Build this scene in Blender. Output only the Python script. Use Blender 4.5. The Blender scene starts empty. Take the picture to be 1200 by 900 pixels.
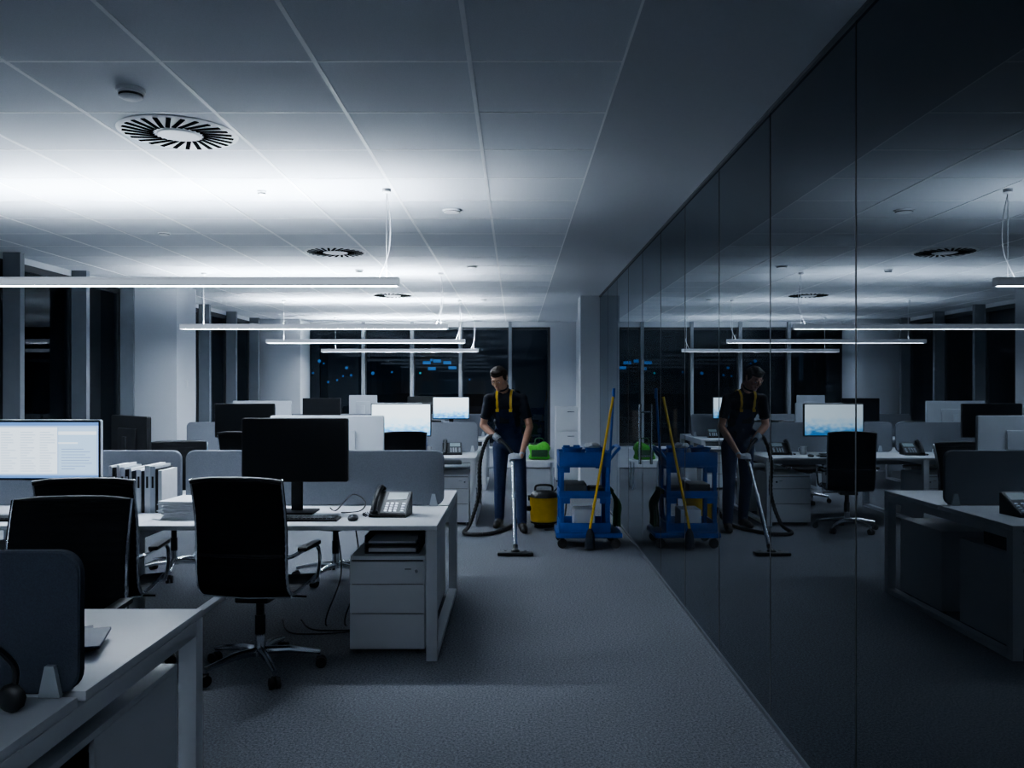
import bpy, bmesh, math, random
from mathutils import Vector, Matrix, Euler
from mathutils.bvhtree import BVHTree
random.seed(7)
V=Vector
pi=math.pi
scene=bpy.context.scene
COL=scene.collection
H=2.76; XR=1.15; XL=-4.75; YB=15.9; YF=-3.0

# ------------------------------------------------------------------ materials
def pm(name,col,rough=0.5,metal=0.0,ns=20.0,amt=0.08,bump=0.0,spec=0.5,em=None,es=0.0,coat=0.0):
    m=bpy.data.materials.new(name); m.use_nodes=True
    nt=m.node_tree; b=nt.nodes['Principled BSDF']
    tc=nt.nodes.new('ShaderNodeTexCoord')
    n=nt.nodes.new('ShaderNodeTexNoise'); n.inputs['Scale'].default_value=ns; n.inputs['Detail'].default_value=4
    nt.links.new(tc.outputs['Object'],n.inputs['Vector'])
    r=nt.nodes.new('ShaderNodeValToRGB')
    c=col
    r.color_ramp.elements[0].position=0.3; r.color_ramp.elements[1].position=0.7
    r.color_ramp.elements[0].color=(c[0]*(1-amt),c[1]*(1-amt),c[2]*(1-amt),1)
    r.color_ramp.elements[1].color=(min(1,c[0]*(1+amt)),min(1,c[1]*(1+amt)),min(1,c[2]*(1+amt)),1)
    nt.links.new(n.outputs['Fac'],r.inputs['Fac']); nt.links.new(r.outputs['Color'],b.inputs['Base Color'])
    b.inputs['Roughness'].default_value=rough; b.inputs['Metallic'].default_value=metal
    b.inputs['Specular IOR Level'].default_value=spec
    b.inputs['Coat Weight'].default_value=coat
    if bump>0:
        bp=nt.nodes.new('ShaderNodeBump'); bp.inputs['Strength'].default_value=bump; bp.inputs['Distance'].default_value=0.003
        nt.links.new(n.outputs['Fac'],bp.inputs['Height']); nt.links.new(bp.outputs['Normal'],b.inputs['Normal'])
    if em: 
        b.inputs['Emission Color'].default_value=(*em,1); b.inputs['Emission Strength'].default_value=es
    return m
def emis(name,col,s):
    m=bpy.data.materials.new(name); m.use_nodes=True; nt=m.node_tree
    nt.nodes.clear(); o=nt.nodes.new('ShaderNodeOutputMaterial'); e=nt.nodes.new('ShaderNodeEmission')
    e.inputs[0].default_value=(*col,1); e.inputs[1].default_value=s; nt.links.new(e.outputs[0],o.inputs[0]); return m

M_white=pm('desk_white',(0.66,0.685,0.725),0.35,ns=3,amt=0.02)
M_wall=pm('wall_paint',(0.60,0.63,0.68),0.8,ns=60,amt=0.02,bump=0.05)
M_tile=pm('ceiling_tile',(0.67,0.705,0.76),0.9,ns=220,amt=0.05,bump=0.1)
M_plaster=pm('ceiling_plaster',(0.54,0.57,0.62),0.85,ns=80,amt=0.015)
M_tbar=pm('tbar',(0.90,0.92,0.95),0.5,ns=5,amt=0.02)
M_black=pm('black_plastic',(0.010,0.011,0.013),0.4,ns=40,amt=0.1,spec=0.35)
M_slot=pm('slot_black',(0.010,0.010,0.011),1.0,spec=0.0)
M_blackm=pm('black_mesh_fabric',(0.008,0.009,0.011),0.75,ns=400,amt=0.4,bump=0.3,spec=0.15)
M_screen_off=pm('screen_off',(0.006,0.007,0.009),0.3,ns=2,amt=0.02,spec=0.3)
M_grey=pm('partition_fabric',(0.155,0.170,0.197),0.9,ns=300,amt=0.15,bump=0.2,spec=0.2)
M_dkgrey=pm('dark_grey_fabric',(0.036,0.043,0.058),0.9,ns=300,amt=0.15,bump=0.2,spec=0.2)
M_chrome=pm('chrome',(0.65,0.68,0.72),0.18,1.0,ns=5,amt=0.02)
M_alu=pm('aluminium',(0.45,0.49,0.54),0.4,0.6,ns=10,amt=0.03)
M_housing=pm('lamp_opal_housing',(0.50,0.53,0.58),0.5,0.0,ns=10,amt=0.02,em=(0.82,0.91,1.0),es=0.22)
M_rail=pm('glazing_rail',(0.12,0.13,0.15),0.5,0.3,ns=10,amt=0.03)
M_silver=pm('monitor_silver',(0.50,0.54,0.60),0.4,0.1,ns=10,amt=0.02)
M_frame=pm('window_frame_dark',(0.03,0.034,0.04),0.5,ns=10,amt=0.05)
M_fin=pm('window_mullion_grey',(0.21,0.23,0.26),0.55,ns=10,amt=0.03)
M_paper=pm('paper',(0.72,0.74,0.78),0.8,ns=30,amt=0.03)
M_blue=pm('cart_blue',(0.012,0.070,0.30),0.4,ns=15,amt=0.1)
M_yellow=pm('yellow_plastic',(0.72,0.46,0.02),0.4,ns=15,amt=0.06)
M_green=pm('green_cloth',(0.07,0.33,0.03),0.7,ns=60,amt=0.2,bump=0.3)
M_dgreen=pm('dark_green_cloth',(0.02,0.07,0.03),0.8,ns=60,amt=0.3,bump=0.3)
M_red=pm('red_plastic',(0.5,0.03,0.02),0.4)
M_rubber=pm('rubber',(0.015,0.015,0.017),0.7,ns=60,amt=0.1)
M_lcd=pm('phone_lcd',(0.25,0.32,0.34),0.3)
LC=(0.81,0.905,1.0)
M_up=emis('lamp_up',LC,235)
M_dn=emis('lamp_down',LC,118)
M_dn2=emis('fill_lamp_down',LC,66)
M_skin=pm('skin',(0.50,0.28,0.19),0.55,ns=25,amt=0.08)
M_lip=pm('lips',(0.40,0.18,0.14),0.5)
M_hair=pm('hair_brown',(0.028,0.016,0.010),0.65,ns=120,amt=0.4,bump=0.6)
M_shirt=pm('tshirt_navy',(0.009,0.012,0.021),0.85,ns=90,amt=0.15,bump=0.2)
M_over=pm('overall_navy',(0.016,0.029,0.080),0.75,ns=70,amt=0.2,bump=0.25)
M_glove=pm('glove_grey',(0.42,0.45,0.49),0.7,ns=100,amt=0.1,bump=0.2)
M_eye=pm('eye_white',(0.8,0.8,0.8),0.2)
M_boot=pm('boot_black',(0.012,0.011,0.011),0.5)

def carpet():
    m=bpy.data.materials.new('carpet'); m.use_nodes=True; nt=m.node_tree; b=nt.nodes['Principled BSDF']
    tc=nt.nodes.new('ShaderNodeTexCoord')
    n1=nt.nodes.new('ShaderNodeTexNoise'); n1.inputs['Scale'].default_value=240; n1.inputs['Detail'].default_value=2
    n2=nt.nodes.new('ShaderNodeTexNoise'); n2.inputs['Scale'].default_value=0.8
    n3=nt.nodes.new('ShaderNodeTexNoise'); n3.inputs['Scale'].default_value=90; n3.inputs['Detail'].default_value=4
    for n in (n1,n2,n3): nt.links.new(tc.outputs['Object'],n.inputs['Vector'])
    a=nt.nodes.new('ShaderNodeMath'); a.operation='ADD'; nt.links.new(n1.outputs['Fac'],a.inputs[0]); nt.links.new(n3.outputs['Fac'],a.inputs[1])
    a2=nt.nodes.new('ShaderNodeMath'); a2.operation='MULTIPLY_ADD'; nt.links.new(n2.outputs['Fac'],a2.inputs[0]); a2.inputs[1].default_value=0.12; nt.links.new(a.outputs[0],a2.inputs[2])
    r=nt.nodes.new('ShaderNodeValToRGB'); r.color_ramp.elements[0].position=0.60; r.color_ramp.elements[1].position=1.0
    mr=nt.nodes.new('ShaderNodeMath'); mr.operation='MULTIPLY'; mr.inputs[1].default_value=0.75; nt.links.new(a2.outputs[0],mr.inputs[0])
    r.color_ramp.elements[0].color=(0.070,0.075,0.086,1); r.color_ramp.elements[1].color=(0.275,0.29,0.32,1)
    nt.links.new(mr.outputs[0],r.inputs['Fac']); nt.links.new(r.outputs['Color'],b.inputs['Base Color'])
    b.inputs['Roughness'].default_value=0.95; b.inputs['Specular IOR Level'].default_value=0.1
    bp=nt.nodes.new('ShaderNodeBump'); bp.inputs['Strength'].default_value=0.4; bp.inputs['Distance'].default_value=0.003
    nt.links.new(a.outputs[0],bp.inputs['Height']); nt.links.new(bp.outputs['Normal'],b.inputs['Normal'])
    return m
M_carpet=carpet()
def glassmat(name,ior,gain,under,transp):
    m=bpy.data.materials.new(name); m.use_nodes=True; nt=m.node_tree; nt.nodes.clear()
    o=nt.nodes.new('ShaderNodeOutputMaterial'); mx=nt.nodes.new('ShaderNodeMixShader')
    fr=nt.nodes.new('ShaderNodeFresnel'); fr.inputs[0].default_value=ior
    mu=nt.nodes.new('ShaderNodeMath'); mu.operation='MULTIPLY'; mu.inputs[1].default_value=gain; mu.use_clamp=True
    g=nt.nodes.new('ShaderNodeBsdfGlossy'); g.inputs['Roughness'].default_value=0.0; g.inputs['Color'].default_value=(0.88,0.94,1,1)
    u=nt.nodes.new('ShaderNodeBsdfTransparent' if transp else 'ShaderNodeBsdfDiffuse'); u.inputs['Color'].default_value=(*under,1)
    nt.links.new(fr.outputs[0],mu.inputs[0]); nt.links.new(mu.outputs[0],mx.inputs[0])
    nt.links.new(u.outputs[0],mx.inputs[1]); nt.links.new(g.outputs[0],mx.inputs[2]); nt.links.new(mx.outputs[0],o.inputs[0])
    return m
M_pglass=glassmat('dark_base_glass',2.05,1.15,(0.020,0.022,0.025),False)  # dark base colour stands in for the unlit room behind the glass
M_wglass=glassmat('window_glass',1.5,1.0,(0.8,0.85,0.9),True)
M_clear=pm('clear_acrylic',(0.40,0.44,0.48),0.2,ns=5,amt=0.02)

# ------------------------------------------------------------------ builder
class Part:
    def __init__(s,name,mats):
        s.name=name; s.mats=mats if isinstance(mats,list) else [mats]; s.bm=bmesh.new(); s.m=0
    def _fin(s,geomfaces):
        for f in geomfaces: f.material_index=s.m
    def box(s,x0,x1,y0,y1,z0,z1,bev=0.0,M=None):
        r=bmesh.ops.create_cube(s.bm,size=1.0)
        vs=r['verts']
        for v in vs: v.co=V(((x0+x1)/2+v.co.x*(x1-x0),(y0+y1)/2+v.co.y*(y1-y0),(z0+z1)/2+v.co.z*(z1-z0)))
        if bev>0:
            es=list({e for v in vs for e in v.link_edges})
            rr=bmesh.ops.bevel(s.bm,geom=es,offset=bev,segments=2,affect='EDGES',profile=0.6)
            vs=list({v for f in rr['faces'] for v in f.verts})
        fs={f for v in vs for f in v.link_faces}
        s._fin(fs)
        if M is not None:
            for v in {v for f in fs for v in f.verts}: v.co=M@v.co
        return s
    def ring(s,c,u,w,r,seg,r2=None):
        r2=r if r2 is None else r2
        return [s.bm.verts.new(c+u*(math.cos(2*pi*i/seg)*r)+w*(math.sin(2*pi*i/seg)*r2)) for i in range(seg)]
    def bridge(s,a,b):
        n=len(a); fs=[]
        for i in range(n): fs.append(s.bm.faces.new((a[i],a[(i+1)%n],b[(i+1)%n],b[i])))
        s._fin(fs)
    def cap(s,a,flip=False):
        f=s.bm.faces.new(a[::-1] if flip else a); f.material_index=s.m
    def tube(s,pts,r,seg=10,closed=False,caps=True):
        pts=[V(p) for p in pts]; n=len(pts)
        rs=r if isinstance(r,(list,tuple)) else [r]*n
        t0=(pts[1]-pts[0]).normalized(); u=t0.orthogonal().normalized(); prev=t0; first=None; last=None
        for i in range(n):
            if i==0: t=t0
            elif i==n-1: t=(pts[i]-pts[i-1]).normalized()
            else: t=(pts[i+1]-pts[i-1]).normalized()
            q=prev.rotation_difference(t); u=(q@u); u=(u-t*u.dot(t)).normalized(); w=t.cross(u); prev=t
            rg=s.ring(pts[i],u,w,rs[i],seg)
            if last: s.bridge(last,rg)
            else: first=rg
            last=rg
        if caps: s.cap(first,True); s.cap(last)
        return s
    def cyl(s,p0,p1,r,r2=None,seg=20):
        return s.tube([p0,p1],[r,r if r2 is None else r2],seg)
    def torus(s,c,ax,R,r,sy=1.0,n=32,seg=8):
        ax=V(ax).normalized(); u=ax.orthogonal().normalized(); w=ax.cross(u); rings=[]
        for i in range(n):
            a=2*pi*i/n; d=u*math.cos(a)+w*math.sin(a)
            rings.append([s.bm.verts.new(V(c)+d*(R+r*math.cos(2*pi*k/seg))+ax*(sy*r*math.sin(2*pi*k/seg))) for k in range(seg)])
        for i in range(n): s.bridge(rings[i],rings[(i+1)%n])
        return s
    def lathe(s,prof,c=(0,0,0),seg=28):
        c=V(c); last=None; first=None
        for (r,z) in prof:
            rg=s.ring(c+V((0,0,z)),V((1,0,0)),V((0,1,0)),max(r,1e-4),seg)
            if last: s.bridge(last,rg)
            else: first=rg
            last=rg
        s.cap(first,True); s.cap(last); return s
    def sph(s,c,rx,ry=None,rz=None,sub=2,M=None):
        ry=rx if ry is None else ry; rz=rx if rz is None else rz
        r=bmesh.ops.create_icosphere(s.bm,subdivisions=sub,radius=1.0)
        c=V(c)
        for v in r['verts']:
            p=V((v.co.x*rx,v.co.y*ry,v.co.z*rz))
            if M is not None: p=M@p
            v.co=p+c
        s._fin({f for v in r['verts'] for f in v.link_faces}); return s
    def rpanel(s,x0,x1,z0,z1,y,t,rad,seg=6,bl=False):
        pts=[]
        cs=[(x1-rad,z1-rad,0),(x0+rad,z1-rad,pi/2),(x0+rad,z0+rad,pi),(x1-rad,z0+rad,1.5*pi)]
        for cx,cz,a in cs:
            for i in range(seg+1):
                an=a+pi/2*i/seg; pts.append((cx+rad*math.cos(an),cz+rad*math.sin(an)))
        e=min(0.004,t*0.3)
        def loop(yy,ins):
            cx=(x0+x1)/2; cz=(z0+z1)/2
            return [s.bm.verts.new((px-(ins if px>cx else -ins),yy,pz-(ins if pz>cz else -ins))) for px,pz in pts]
        L=[loop(y-t/2,e),loop(y-t/2+e,0),loop(y+t/2-e,0),loop(y+t/2,e)]
        for a,b in zip(L,L[1:]): s.bridge(a,b)
        s.cap(L[0],True); s.cap(L[-1]); return s
    def mesh(s,ang=35):
        bmesh.ops.recalc_face_normals(s.bm,faces=s.bm.faces)
        me=bpy.data.meshes.new(s.name); s.bm.to_mesh(me); s.bm.free()
        for m in s.mats: me.materials.append(m)
        for p in me.polygons: p.use_smooth=True
        try: me.set_sharp_from_angle(angle=math.radians(ang))
        except Exception: pass
        return me
def obj(name,me,parent=None,loc=(0,0,0),rot=(0,0,0)):
    o=bpy.data.objects.new(name,me); COL.objects.link(o); o.location=loc; o.rotation_euler=rot
    if parent: o.parent=parent
    return o
def single(part,loc=(0,0,0),rot=(0,0,0)):
    return obj(part.name,part.mesh(),None,loc,rot)
def group(name,meshes,loc=(0,0,0),rz=0.0,sc=None):
    e=bpy.data.objects.new(name,None); e.empty_display_size=0.1; COL.objects.link(e); e.location=loc; e.rotation_euler=(0,0,rz)
    for me in meshes: obj(me.name.split('.')[0],me,e)
    return e
def crom(pts,n=8,closed=False):
    pts=[V(p) for p in pts]; out=[]; N=len(pts)
    for i in range(N-1):
        a=pts[max(i-1,0)];b=pts[i];c=pts[i+1];d=pts[min(i+2,N-1)]
        for k in range(n):
            t=k/n
            out.append(0.5*((2*b)+(c-a)*t+(2*a-5*b+4*c-d)*t*t+(3*b-a-3*c+d)*t**3))
    out.append(pts[-1])
    return out

# ------------------------------------------------------------------ room shell
p=Part('floor',M_carpet); p.box(XL-0.2,XR+0.2,YF,YB+0.2,-0.1,0); single(p)
p=Part('ceiling',[M_tile,M_plaster]); p.box(XL-0.2,0.42,YF,YB+0.2,H,H+0.1); p.m=1; p.box(0.42,XR+0.2,YF,YB+0.2,H-0.003,H+0.1); single(p)
p=Part('trim_ceiling_grid',M_tbar)  # bars brighter than the tiles, their lit reveals put into the colour
x=0.42
xs=[]
while x>XL: xs.append(x); x-=0.5965
for x in xs: p.box(x-0.009,x+0.009,YF,YB,H-0.0025,H)
y=3.23-0.6*10
while y<YB:
    if y>YF: p.box(XL,0.42,y-0.007,y+0.007,H-0.0015,H)
    y+=0.6
single(p)
p=Part('wall_front',M_wall); p.box(XL-0.2,XR+0.2,YF-0.1,YF,0,H); single(p)
p=Part('wall_left',M_wall); p.box(XL-0.15,XL,YF,YB,0,0.35); p.box(XL-0.15,XL,YF,YB,H-0.06,H); single(p)
p=Part('wall_back',M_wall); p.box(XL-0.15,0.66,YB,YB+0.15,0,0.4); p.box(0.66,XR+0.2,YB,YB+0.15,0,H); p.box(XL-0.15,0.66,YB,YB+0.15,H-0.1,H)
single(p)
p=Part('trim_window_ledge',M_white); p.box(-3.8,0.60,YB-0.28,YB-0.002,0.36,0.40,0.005); p.box(-3.8,0.6,YB-0.24,YB-0.02,0.02,0.36); single(p)
p=Part('wall_right',M_wall); p.box(XR,XR+0.15,11.4,YB,0,H); p.box(0.885,XR,11.4,11.85,0,H); single(p)
p=Part('column',M_wall); p.box(XL,-4.08,10.1,10.7,0,H,0.006); single(p)
p=Part('column',M_wall); p.box(XL,-3.9,15.2,YB,0,H,0.006); single(p)
p=Part('wall_socket',M_white); p.box(-4.082,-4.07,10.35,10.43,1.52,1.60,0.004); single(p)
fins=[y for y in [0.6-1.2*2,0.6-1.2,0.6,1.8,3.0,4.2,5.4,6.6,7.8,9.0,10.1,11.4,12.6,13.8,15.0]]
def window_side(i,y0,y1):
    a=Part('frame',M_frame); z0,z1=0.35,H-0.06; X=XL-0.03
    a.box(X-0.04,X+0.02,y0,y1,z0,z0+0.06); a.box(X-0.04,X+0.02,y0,y1,z1-0.06,z1); a.box(X-0.04,X+0.02,y0,y0+0.05,z0,z1); a.box(X-0.04,X+0.02,y1-0.05,y1,z0,z1)
    g=Part('glass',M_wglass); g.box(X-0.012,X-0.006,y0+0.05,y1-0.05,z0+0.06,z1-0.06)
    f=Part('mullion',M_fin); f.box(XL,XL+0.16,y0-0.035,y0+0.035,0.35,H)
    group('window_%d'%i,[a.mesh(),g.mesh(),f.mesh()])
n=1
for a,b in zip(fins,fins[1:]+[YB]):
    window_side(n,a,b); n+=1
bx=[-3.95,-2.88,-1.96,-1.04,-0.10,0.66]
for a,b in zip(bx,bx[1:]):
    z0,z1=0.4,H-0.1; Y=YB+0.05
    fr=Part('frame',M_frame); fr.box(a,b,Y-0.03,Y+0.04,z0,z0+0.06); fr.box(a,b,Y-0.03,Y+0.04,z1-0.05,z1); fr.box(a,a+0.045,Y-0.05,Y+0.04,z0,z1); fr.box(b-0.045,b,Y-0.05,Y+0.04,z0,z1)
    g=Part('glass',M_wglass); g.box(a+0.045,b-0.045,Y,Y+0.006,z0+0.06,z1-0.05)
    f=Part('mullion',M_fin); f.box(a-0.03,a+0.03,YB-0.06,YB,0.4,H)
    group('window_%d'%n,[fr.mesh(),g.mesh(),f.mesh()]); n+=1

y=2.83-0.95*6; seams=[]
while y<11.3: seams.append(y); y+=0.95
seams.append(11.4)
gl=Part('glass_panels',M_pglass)
for a,b in zip(seams,seams[1:]): gl.box(XR,XR+0.012,a+0.003,b-0.003,0.02,H-0.02)
se=Part('joints',M_black)
for a in seams: se.box(XR-0.001,XR+0.02,a-0.005,a+0.005,0.02,H-0.02)
se.box(XR+0.013,XR+0.05,seams[0],11.4,0,H)
ra=Part('rails',M_rail); ra.box(XR-0.012,XR+0.03,seams[0],11.4,0,0.02); ra.box(XR-0.012,XR+0.03,seams[0],11.4,H-0.02,H-0.004)
hd=Part('door_handle',M_chrome)
hd.tube([(XR-0.05,7.4,0.83),(XR-0.05,7.4,1.36)],0.012,12); hd.tube([(XR-0.05,7.4,0.9),(XR,7.4,0.9)],0.008,10); hd.tube([(XR-0.05,7.4,1.29),(XR,7.4,1.29)],0.008,10)
group('wall_glass_partition',[gl.mesh(),se.mesh(),ra.mesh(),hd.mesh()])

# ------------------------------------------------------------------ ceiling fixtures
def diffuser(cx,cy):
    a=Part('plate',M_tbar); a.lathe([(0.0,0),(0.278,0),(0.282,-0.003),(0.27,-0.008),(0.1,-0.010),(0.095,-0.016),(0.0,-0.018)],(0,0,0),48)
    s=Part('slots',M_slot)
    for i in range(26):
        an=2*pi*i/26
        M=Matrix.Rotation(an,4,'Z')@Matrix.Translation((0.18,0,-0.0100))@Matrix.Rotation(0.3,4,'Z')
        s.box(-0.07,0.078,-0.0105,0.0105,-0.002,0.002,0,M)
    group('air_diffuser',[a.mesh(),s.mesh()],(cx,cy,H))
for cy in (4.13,7.73,11.33): diffuser(-1.66,cy)
def det(name,cx,cy,r,h):
    a=Part('base',M_tbar); a.lathe([(0.0,0),(r,0),(r,-h*0.3),(r*0.85,-h*0.35),(r*0.8,-h*0.8),(r*0.5,-h),(0,-h)],(0,0,0),24)
    b=Part('vents',M_frame); b.lathe([(r*0.3,-h*0.5),(r*0.835,-h*0.5),(r*0.83,-h*0.7),(r*0.3,-h*0.7)],(0,0,0),24)
    group(name,[a.mesh(),b.mesh()],(cx,cy,H))
det('smoke_detector',-1.62,3.53,0.058,0.045)
det('smoke_detector',-1.62,5.35,0.03,0.03)
det('smoke_detector',-1.66,8.9,0.045,0.04)
det('ceiling_sprinkler',-0.45,5.93,0.07,0.022)
det('ceiling_sprinkler',-0.45,8.65,0.06,0.02)
det('ceiling_sprinkler',-0.45,11.9,0.05,0.02)
det('ceiling_sprinkler',-2.85,6.8,0.05,0.02)
LZ=2.17
def pendant(y,x0,x1,dn=None):
    b=Part('housing',M_housing); b.box(x0,x1,-0.035,0.035,-0.018,0.018,0.002)
    for s in (-1,1):
        b.box(x0,x1,s*0.0325-0.0025,s*0.0325+0.0025,-0.026,0.030,0.001)
    for xx in (x0,x1-0.005): b.box(xx,xx+0.005,-0.034,0.034,-0.026,0.030,0.001)
    u=Part('uplight_strip',M_up); u.box(x0+0.02,x1-0.02,-0.027,0.027,0.0185,0.0195)
    d=Part('downlight_diffuser',dn or M_dn); d.box(x0+0.02,x1-0.02,-0.026,0.026,-0.0235,-0.0185)
    c=Part('suspension_cables',M_tbar)
    for x in (x0+0.25,x1-0.08):
        c.cyl((x,0,0.03),(x,0,H-LZ-0.02),0.0022,seg=6); c.lathe([(0,0),(0.028,0),(0.028,-0.02),(0.012,-0.03),(0,-0.03)],(x,0,H-LZ),16)
    xx=x1-0.08
    c.tube(crom([(xx,0,H-LZ-0.03),(xx+0.02,0.02,0.4),(xx+0.01,0.03,0.2),(xx-0.05,0.01,0.03)],6),0.003,6)
    group('pendant_linear_light',[b.mesh(),u.mesh(),d.mesh(),c.mesh()],(0,y,LZ))
pendant(5.3,-3.65,-0.735); pendant(9.14,-3.65,-0.735); pendant(11.97,-3.56,-0.72); pendant(14.9,-3.45,-0.66)
pendant(-1.0,-3.0,0.0,M_dn2)  # unseen pendant added behind the camera as fill for the camera-facing fronts

# ------------------------------------------------------------------ desks
DH=0.745
def desk(xr,xl,y0,depth=1.6):
    y1=y0+depth; ym=(y0+y1)/2
    t=Part('top',M_white); nws=2; w=(xr-xl)/nws
    for i in range(nws):
        a=xl+i*w+0.001; b=xl+(i+1)*w-0.001
        t.box(a,b,y0,ym-0.02,DH-0.026,DH,0.003); t.box(a,b,ym+0.02,y1,DH-0.026,DH,0.003)
    L=Part('leg_frames',M_white); zt=DH-0.027; s=0.06
    for k,xx in enumerate((xl,xl+w-s/2,xr-s)):
        L.box(xx,xx+s,y0+0.0,y0+s,0,zt,0.003); L.box(xx,xx+s,y1-s,y1,0,zt,0.003)
        L.box(xx,xx+s,y0+s,y1-s,zt-0.05,zt,0.003)
        L.box(xx,xx+s,y0+s,y1-s,0.0,0.035,0.003)
    B=Part('beams',M_alu)
    for yy in (ym-0.25,ym+0.2): B.box(xl+s,xr-s,yy,yy+0.05,zt-0.045,zt-0.001)
    C=Part('cable_tray',M_alu); C.box(xl+0.2,xr-0.2,ym-0.12,ym+0.12,0.61,0.62); C.box(xl+0.2,xr-0.2,ym-0.12,ym-0.115,0.62,0.66)
    group('office_desk',[t.mesh(),L.mesh(),B.mesh(),C.mesh()])
    return ym
def partition(x0,x1,y,mat,z1=1.10,br=True):
    a=Part('panel',mat); a.rpanel(x0,x1,DH+0.004,z1,y,0.03,0.055)
    c=Part('clamps',M_clear)
    for x in (x0+0.15,x1-0.065):
        for sy in (-1,1):
            vs=[(x-0.027,DH+0.001),(x+0.027,DH+0.001),(x+0.011,DH+0.078),(x-0.011,DH+0.078)]
            f=[c.bm.verts.new((vx,y+sy*0.017,vz)) for vx,vz in vs]; g=[c.bm.verts.new((vx,y+sy*0.032,vz)) for vx,vz in vs]
            c.bridge(f,g); c.cap(f,True); c.cap(g)
    group('desk_partition',[a.mesh(),c.mesh()])
desk(-1.07,-4.4,1.27)
desk(-0.43,-3.75,4.6)
desk(-0.43,-3.9,9.1)
desk(-0.43,-3.9,12.3)
partition(-2.72,-1.07,2.07,M_dkgrey); partition(-4.4,-2.75,2.07,M_dkgrey)  # front partitions use a darker fabric; their backlit shade is in the colour
partition(-2.12,-0.46,5.4,M_grey); partition(-3.75,-2.15,5.4,M_grey)
partition(-2.15,-0.44,9.9,M_grey); partition(-3.88,-2.19,9.9,M_grey)
partition(-2.15,-0.44,13.1,M_grey); partition(-3.88,-2.19,13.1,M_grey)

def ped_meshes():
    b=Part('carcass',M_white); b.box(-0.21,0.21,0.02,0.60,0.03,0.555,0.003)
    d=Part('drawer_fronts',M_white)
    z=[0.035,0.235,0.40,0.53]
    for a,c in zip(z,z[1:]): d.box(-0.209,0.209,0.0,0.019,a+0.002,c-0.003,0.003)
    h=Part('lock_and_feet',M_chrome); h.cyl((0.165,-0.006,0.475),(0.165,0.004,0.475),0.010,seg=14)
    h.box(0.10,0.135,-0.003,0.001,0.484,0.488)
    for sx in (-0.17,0.17):
        for sy in (0.06,0.54): h.cyl((sx,sy,0.0),(sx,sy,0.031),0.018,seg=12)
    k=Part('handle_recess',M_frame)
    for a in z[1:]: k.box(-0.2,0.2,0.012,0.0195,a-0.003,a+0.003)
    return [b.mesh(),d.mesh(),h.mesh(),k.mesh()]
PED=ped_meshes()
def ped(x,y,rz=0): group('drawer_pedestal',PED,(x,y,0),rz)
ped(-0.72,4.70); ped(-0.72,9.16); ped(-0.72,12.36); ped(-2.4,9.16); ped(-3.0,4.72)
ped(-0.72,6.12,pi); ped(-0.72,10.62,pi)
p=Part('storage_cabinet',[M_white,M_dkgrey]); dx=0.055
p.box(-1.60+dx,-1.16+dx,1.9,1.92,0.04,0.60,0.002); p.box(-1.60+dx,-1.16+dx,2.72,2.74,0.04,0.60,0.002); p.box(-1.60+dx,-1.16+dx,1.92,2.72,0.58,0.60,0.002); p.box(-1.6+dx,-1.16+dx,1.92,2.72,0.04,0.06,0.002)
p.box(-1.6+dx,-1.58+dx,1.92,2.72,0.06,0.58); p.box(-1.58+dx,-1.18+dx,1.92,2.72,0.3,0.318)
p.box(-1.175+dx,-1.16+dx,2.20,2.72,0.06,0.58,0.002); p.box(-1.6+dx,-1.14,1.9,2.74,0,0.04)
single(p)
p=Part('paper_tray',[M_dkgrey,M_paper]); p.box(-0.86,-0.55,4.78,5.1,0.556,0.565,0.002); p.box(-0.86,-0.855,4.78,5.1,0.565,0.66); p.box(-0.555,-0.55,4.78,5.1,0.565,0.66); p.box(-0.855,-0.555,5.095,5.1,0.565,0.66)
p.box(-0.86,-0.55,4.78,5.1,0.61,0.615); p.m=1; p.box(-0.84,-0.57,4.79,5.08,0.565,0.585); p.box(-0.84,-0.57,4.79,5.08,0.615,0.625); single(p)

# ------------------------------------------------------------------ monitors
U=[emis('ui_bg',(0.42,0.65,1.0),1.1),emis('ui_bar',(0.20,0.42,0.9),0.9),emis('ui_line',(0.30,0.45,0.75),0.8),emis('ui_white',(0.74,0.87,1.0),1.5),emis('ui_pale',(0.50,0.73,1.0),1.25)]
def scr_doc(w,h):
    s=Part('display_content',U)
    def q(x0,x1,z0,z1,m,y): 
        s.m=m; s.box(x0,x1,y,y+0.0004,z0,z1)
    X0,X1,Z0,Z1=-w/2,w/2,-h/2,h/2
    q(X0,X1,Z0,Z1,0,0)
    q(X0,X1,Z1-0.02,Z1,1,-0.0008)
    q(X0,X1,Z0,Z0+0.015,1,-0.0008)
    q(X0+0.01,X0+w*0.60,Z0+0.025,Z1-0.03,3,-0.0008)
    q(X0+w*0.61,X1-0.01,Z0+0.025,Z1-0.03,4,-0.0008)
    q(X0+w*0.61,X1-0.01,Z1-0.075,Z1-0.055,3,-0.0016)
    q(X0+w*0.61,X0+w*0.8,Z1-0.13,Z1-0.12,3,-0.0016)
    random.seed(3)
    for c in range(3):
        xa=X0+0.03+c*(w*0.19)
        for i in range(18):
            zz=Z1-0.06-i*0.0155
            if zz<Z0+0.04: break
            L=random.uniform(0.4,1)*w*0.16
            q(xa,xa+L,zz-0.0022,zz,2,-0.0016)
    for i in range(8):
        zz=Z1-0.16-i*0.017
        if zz<Z0+0.05: break
        q(X0+w*0.64,X0+w*0.64+random.uniform(0.1,0.3)*w,zz-0.003,zz,2,-0.0016)
    return s
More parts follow.
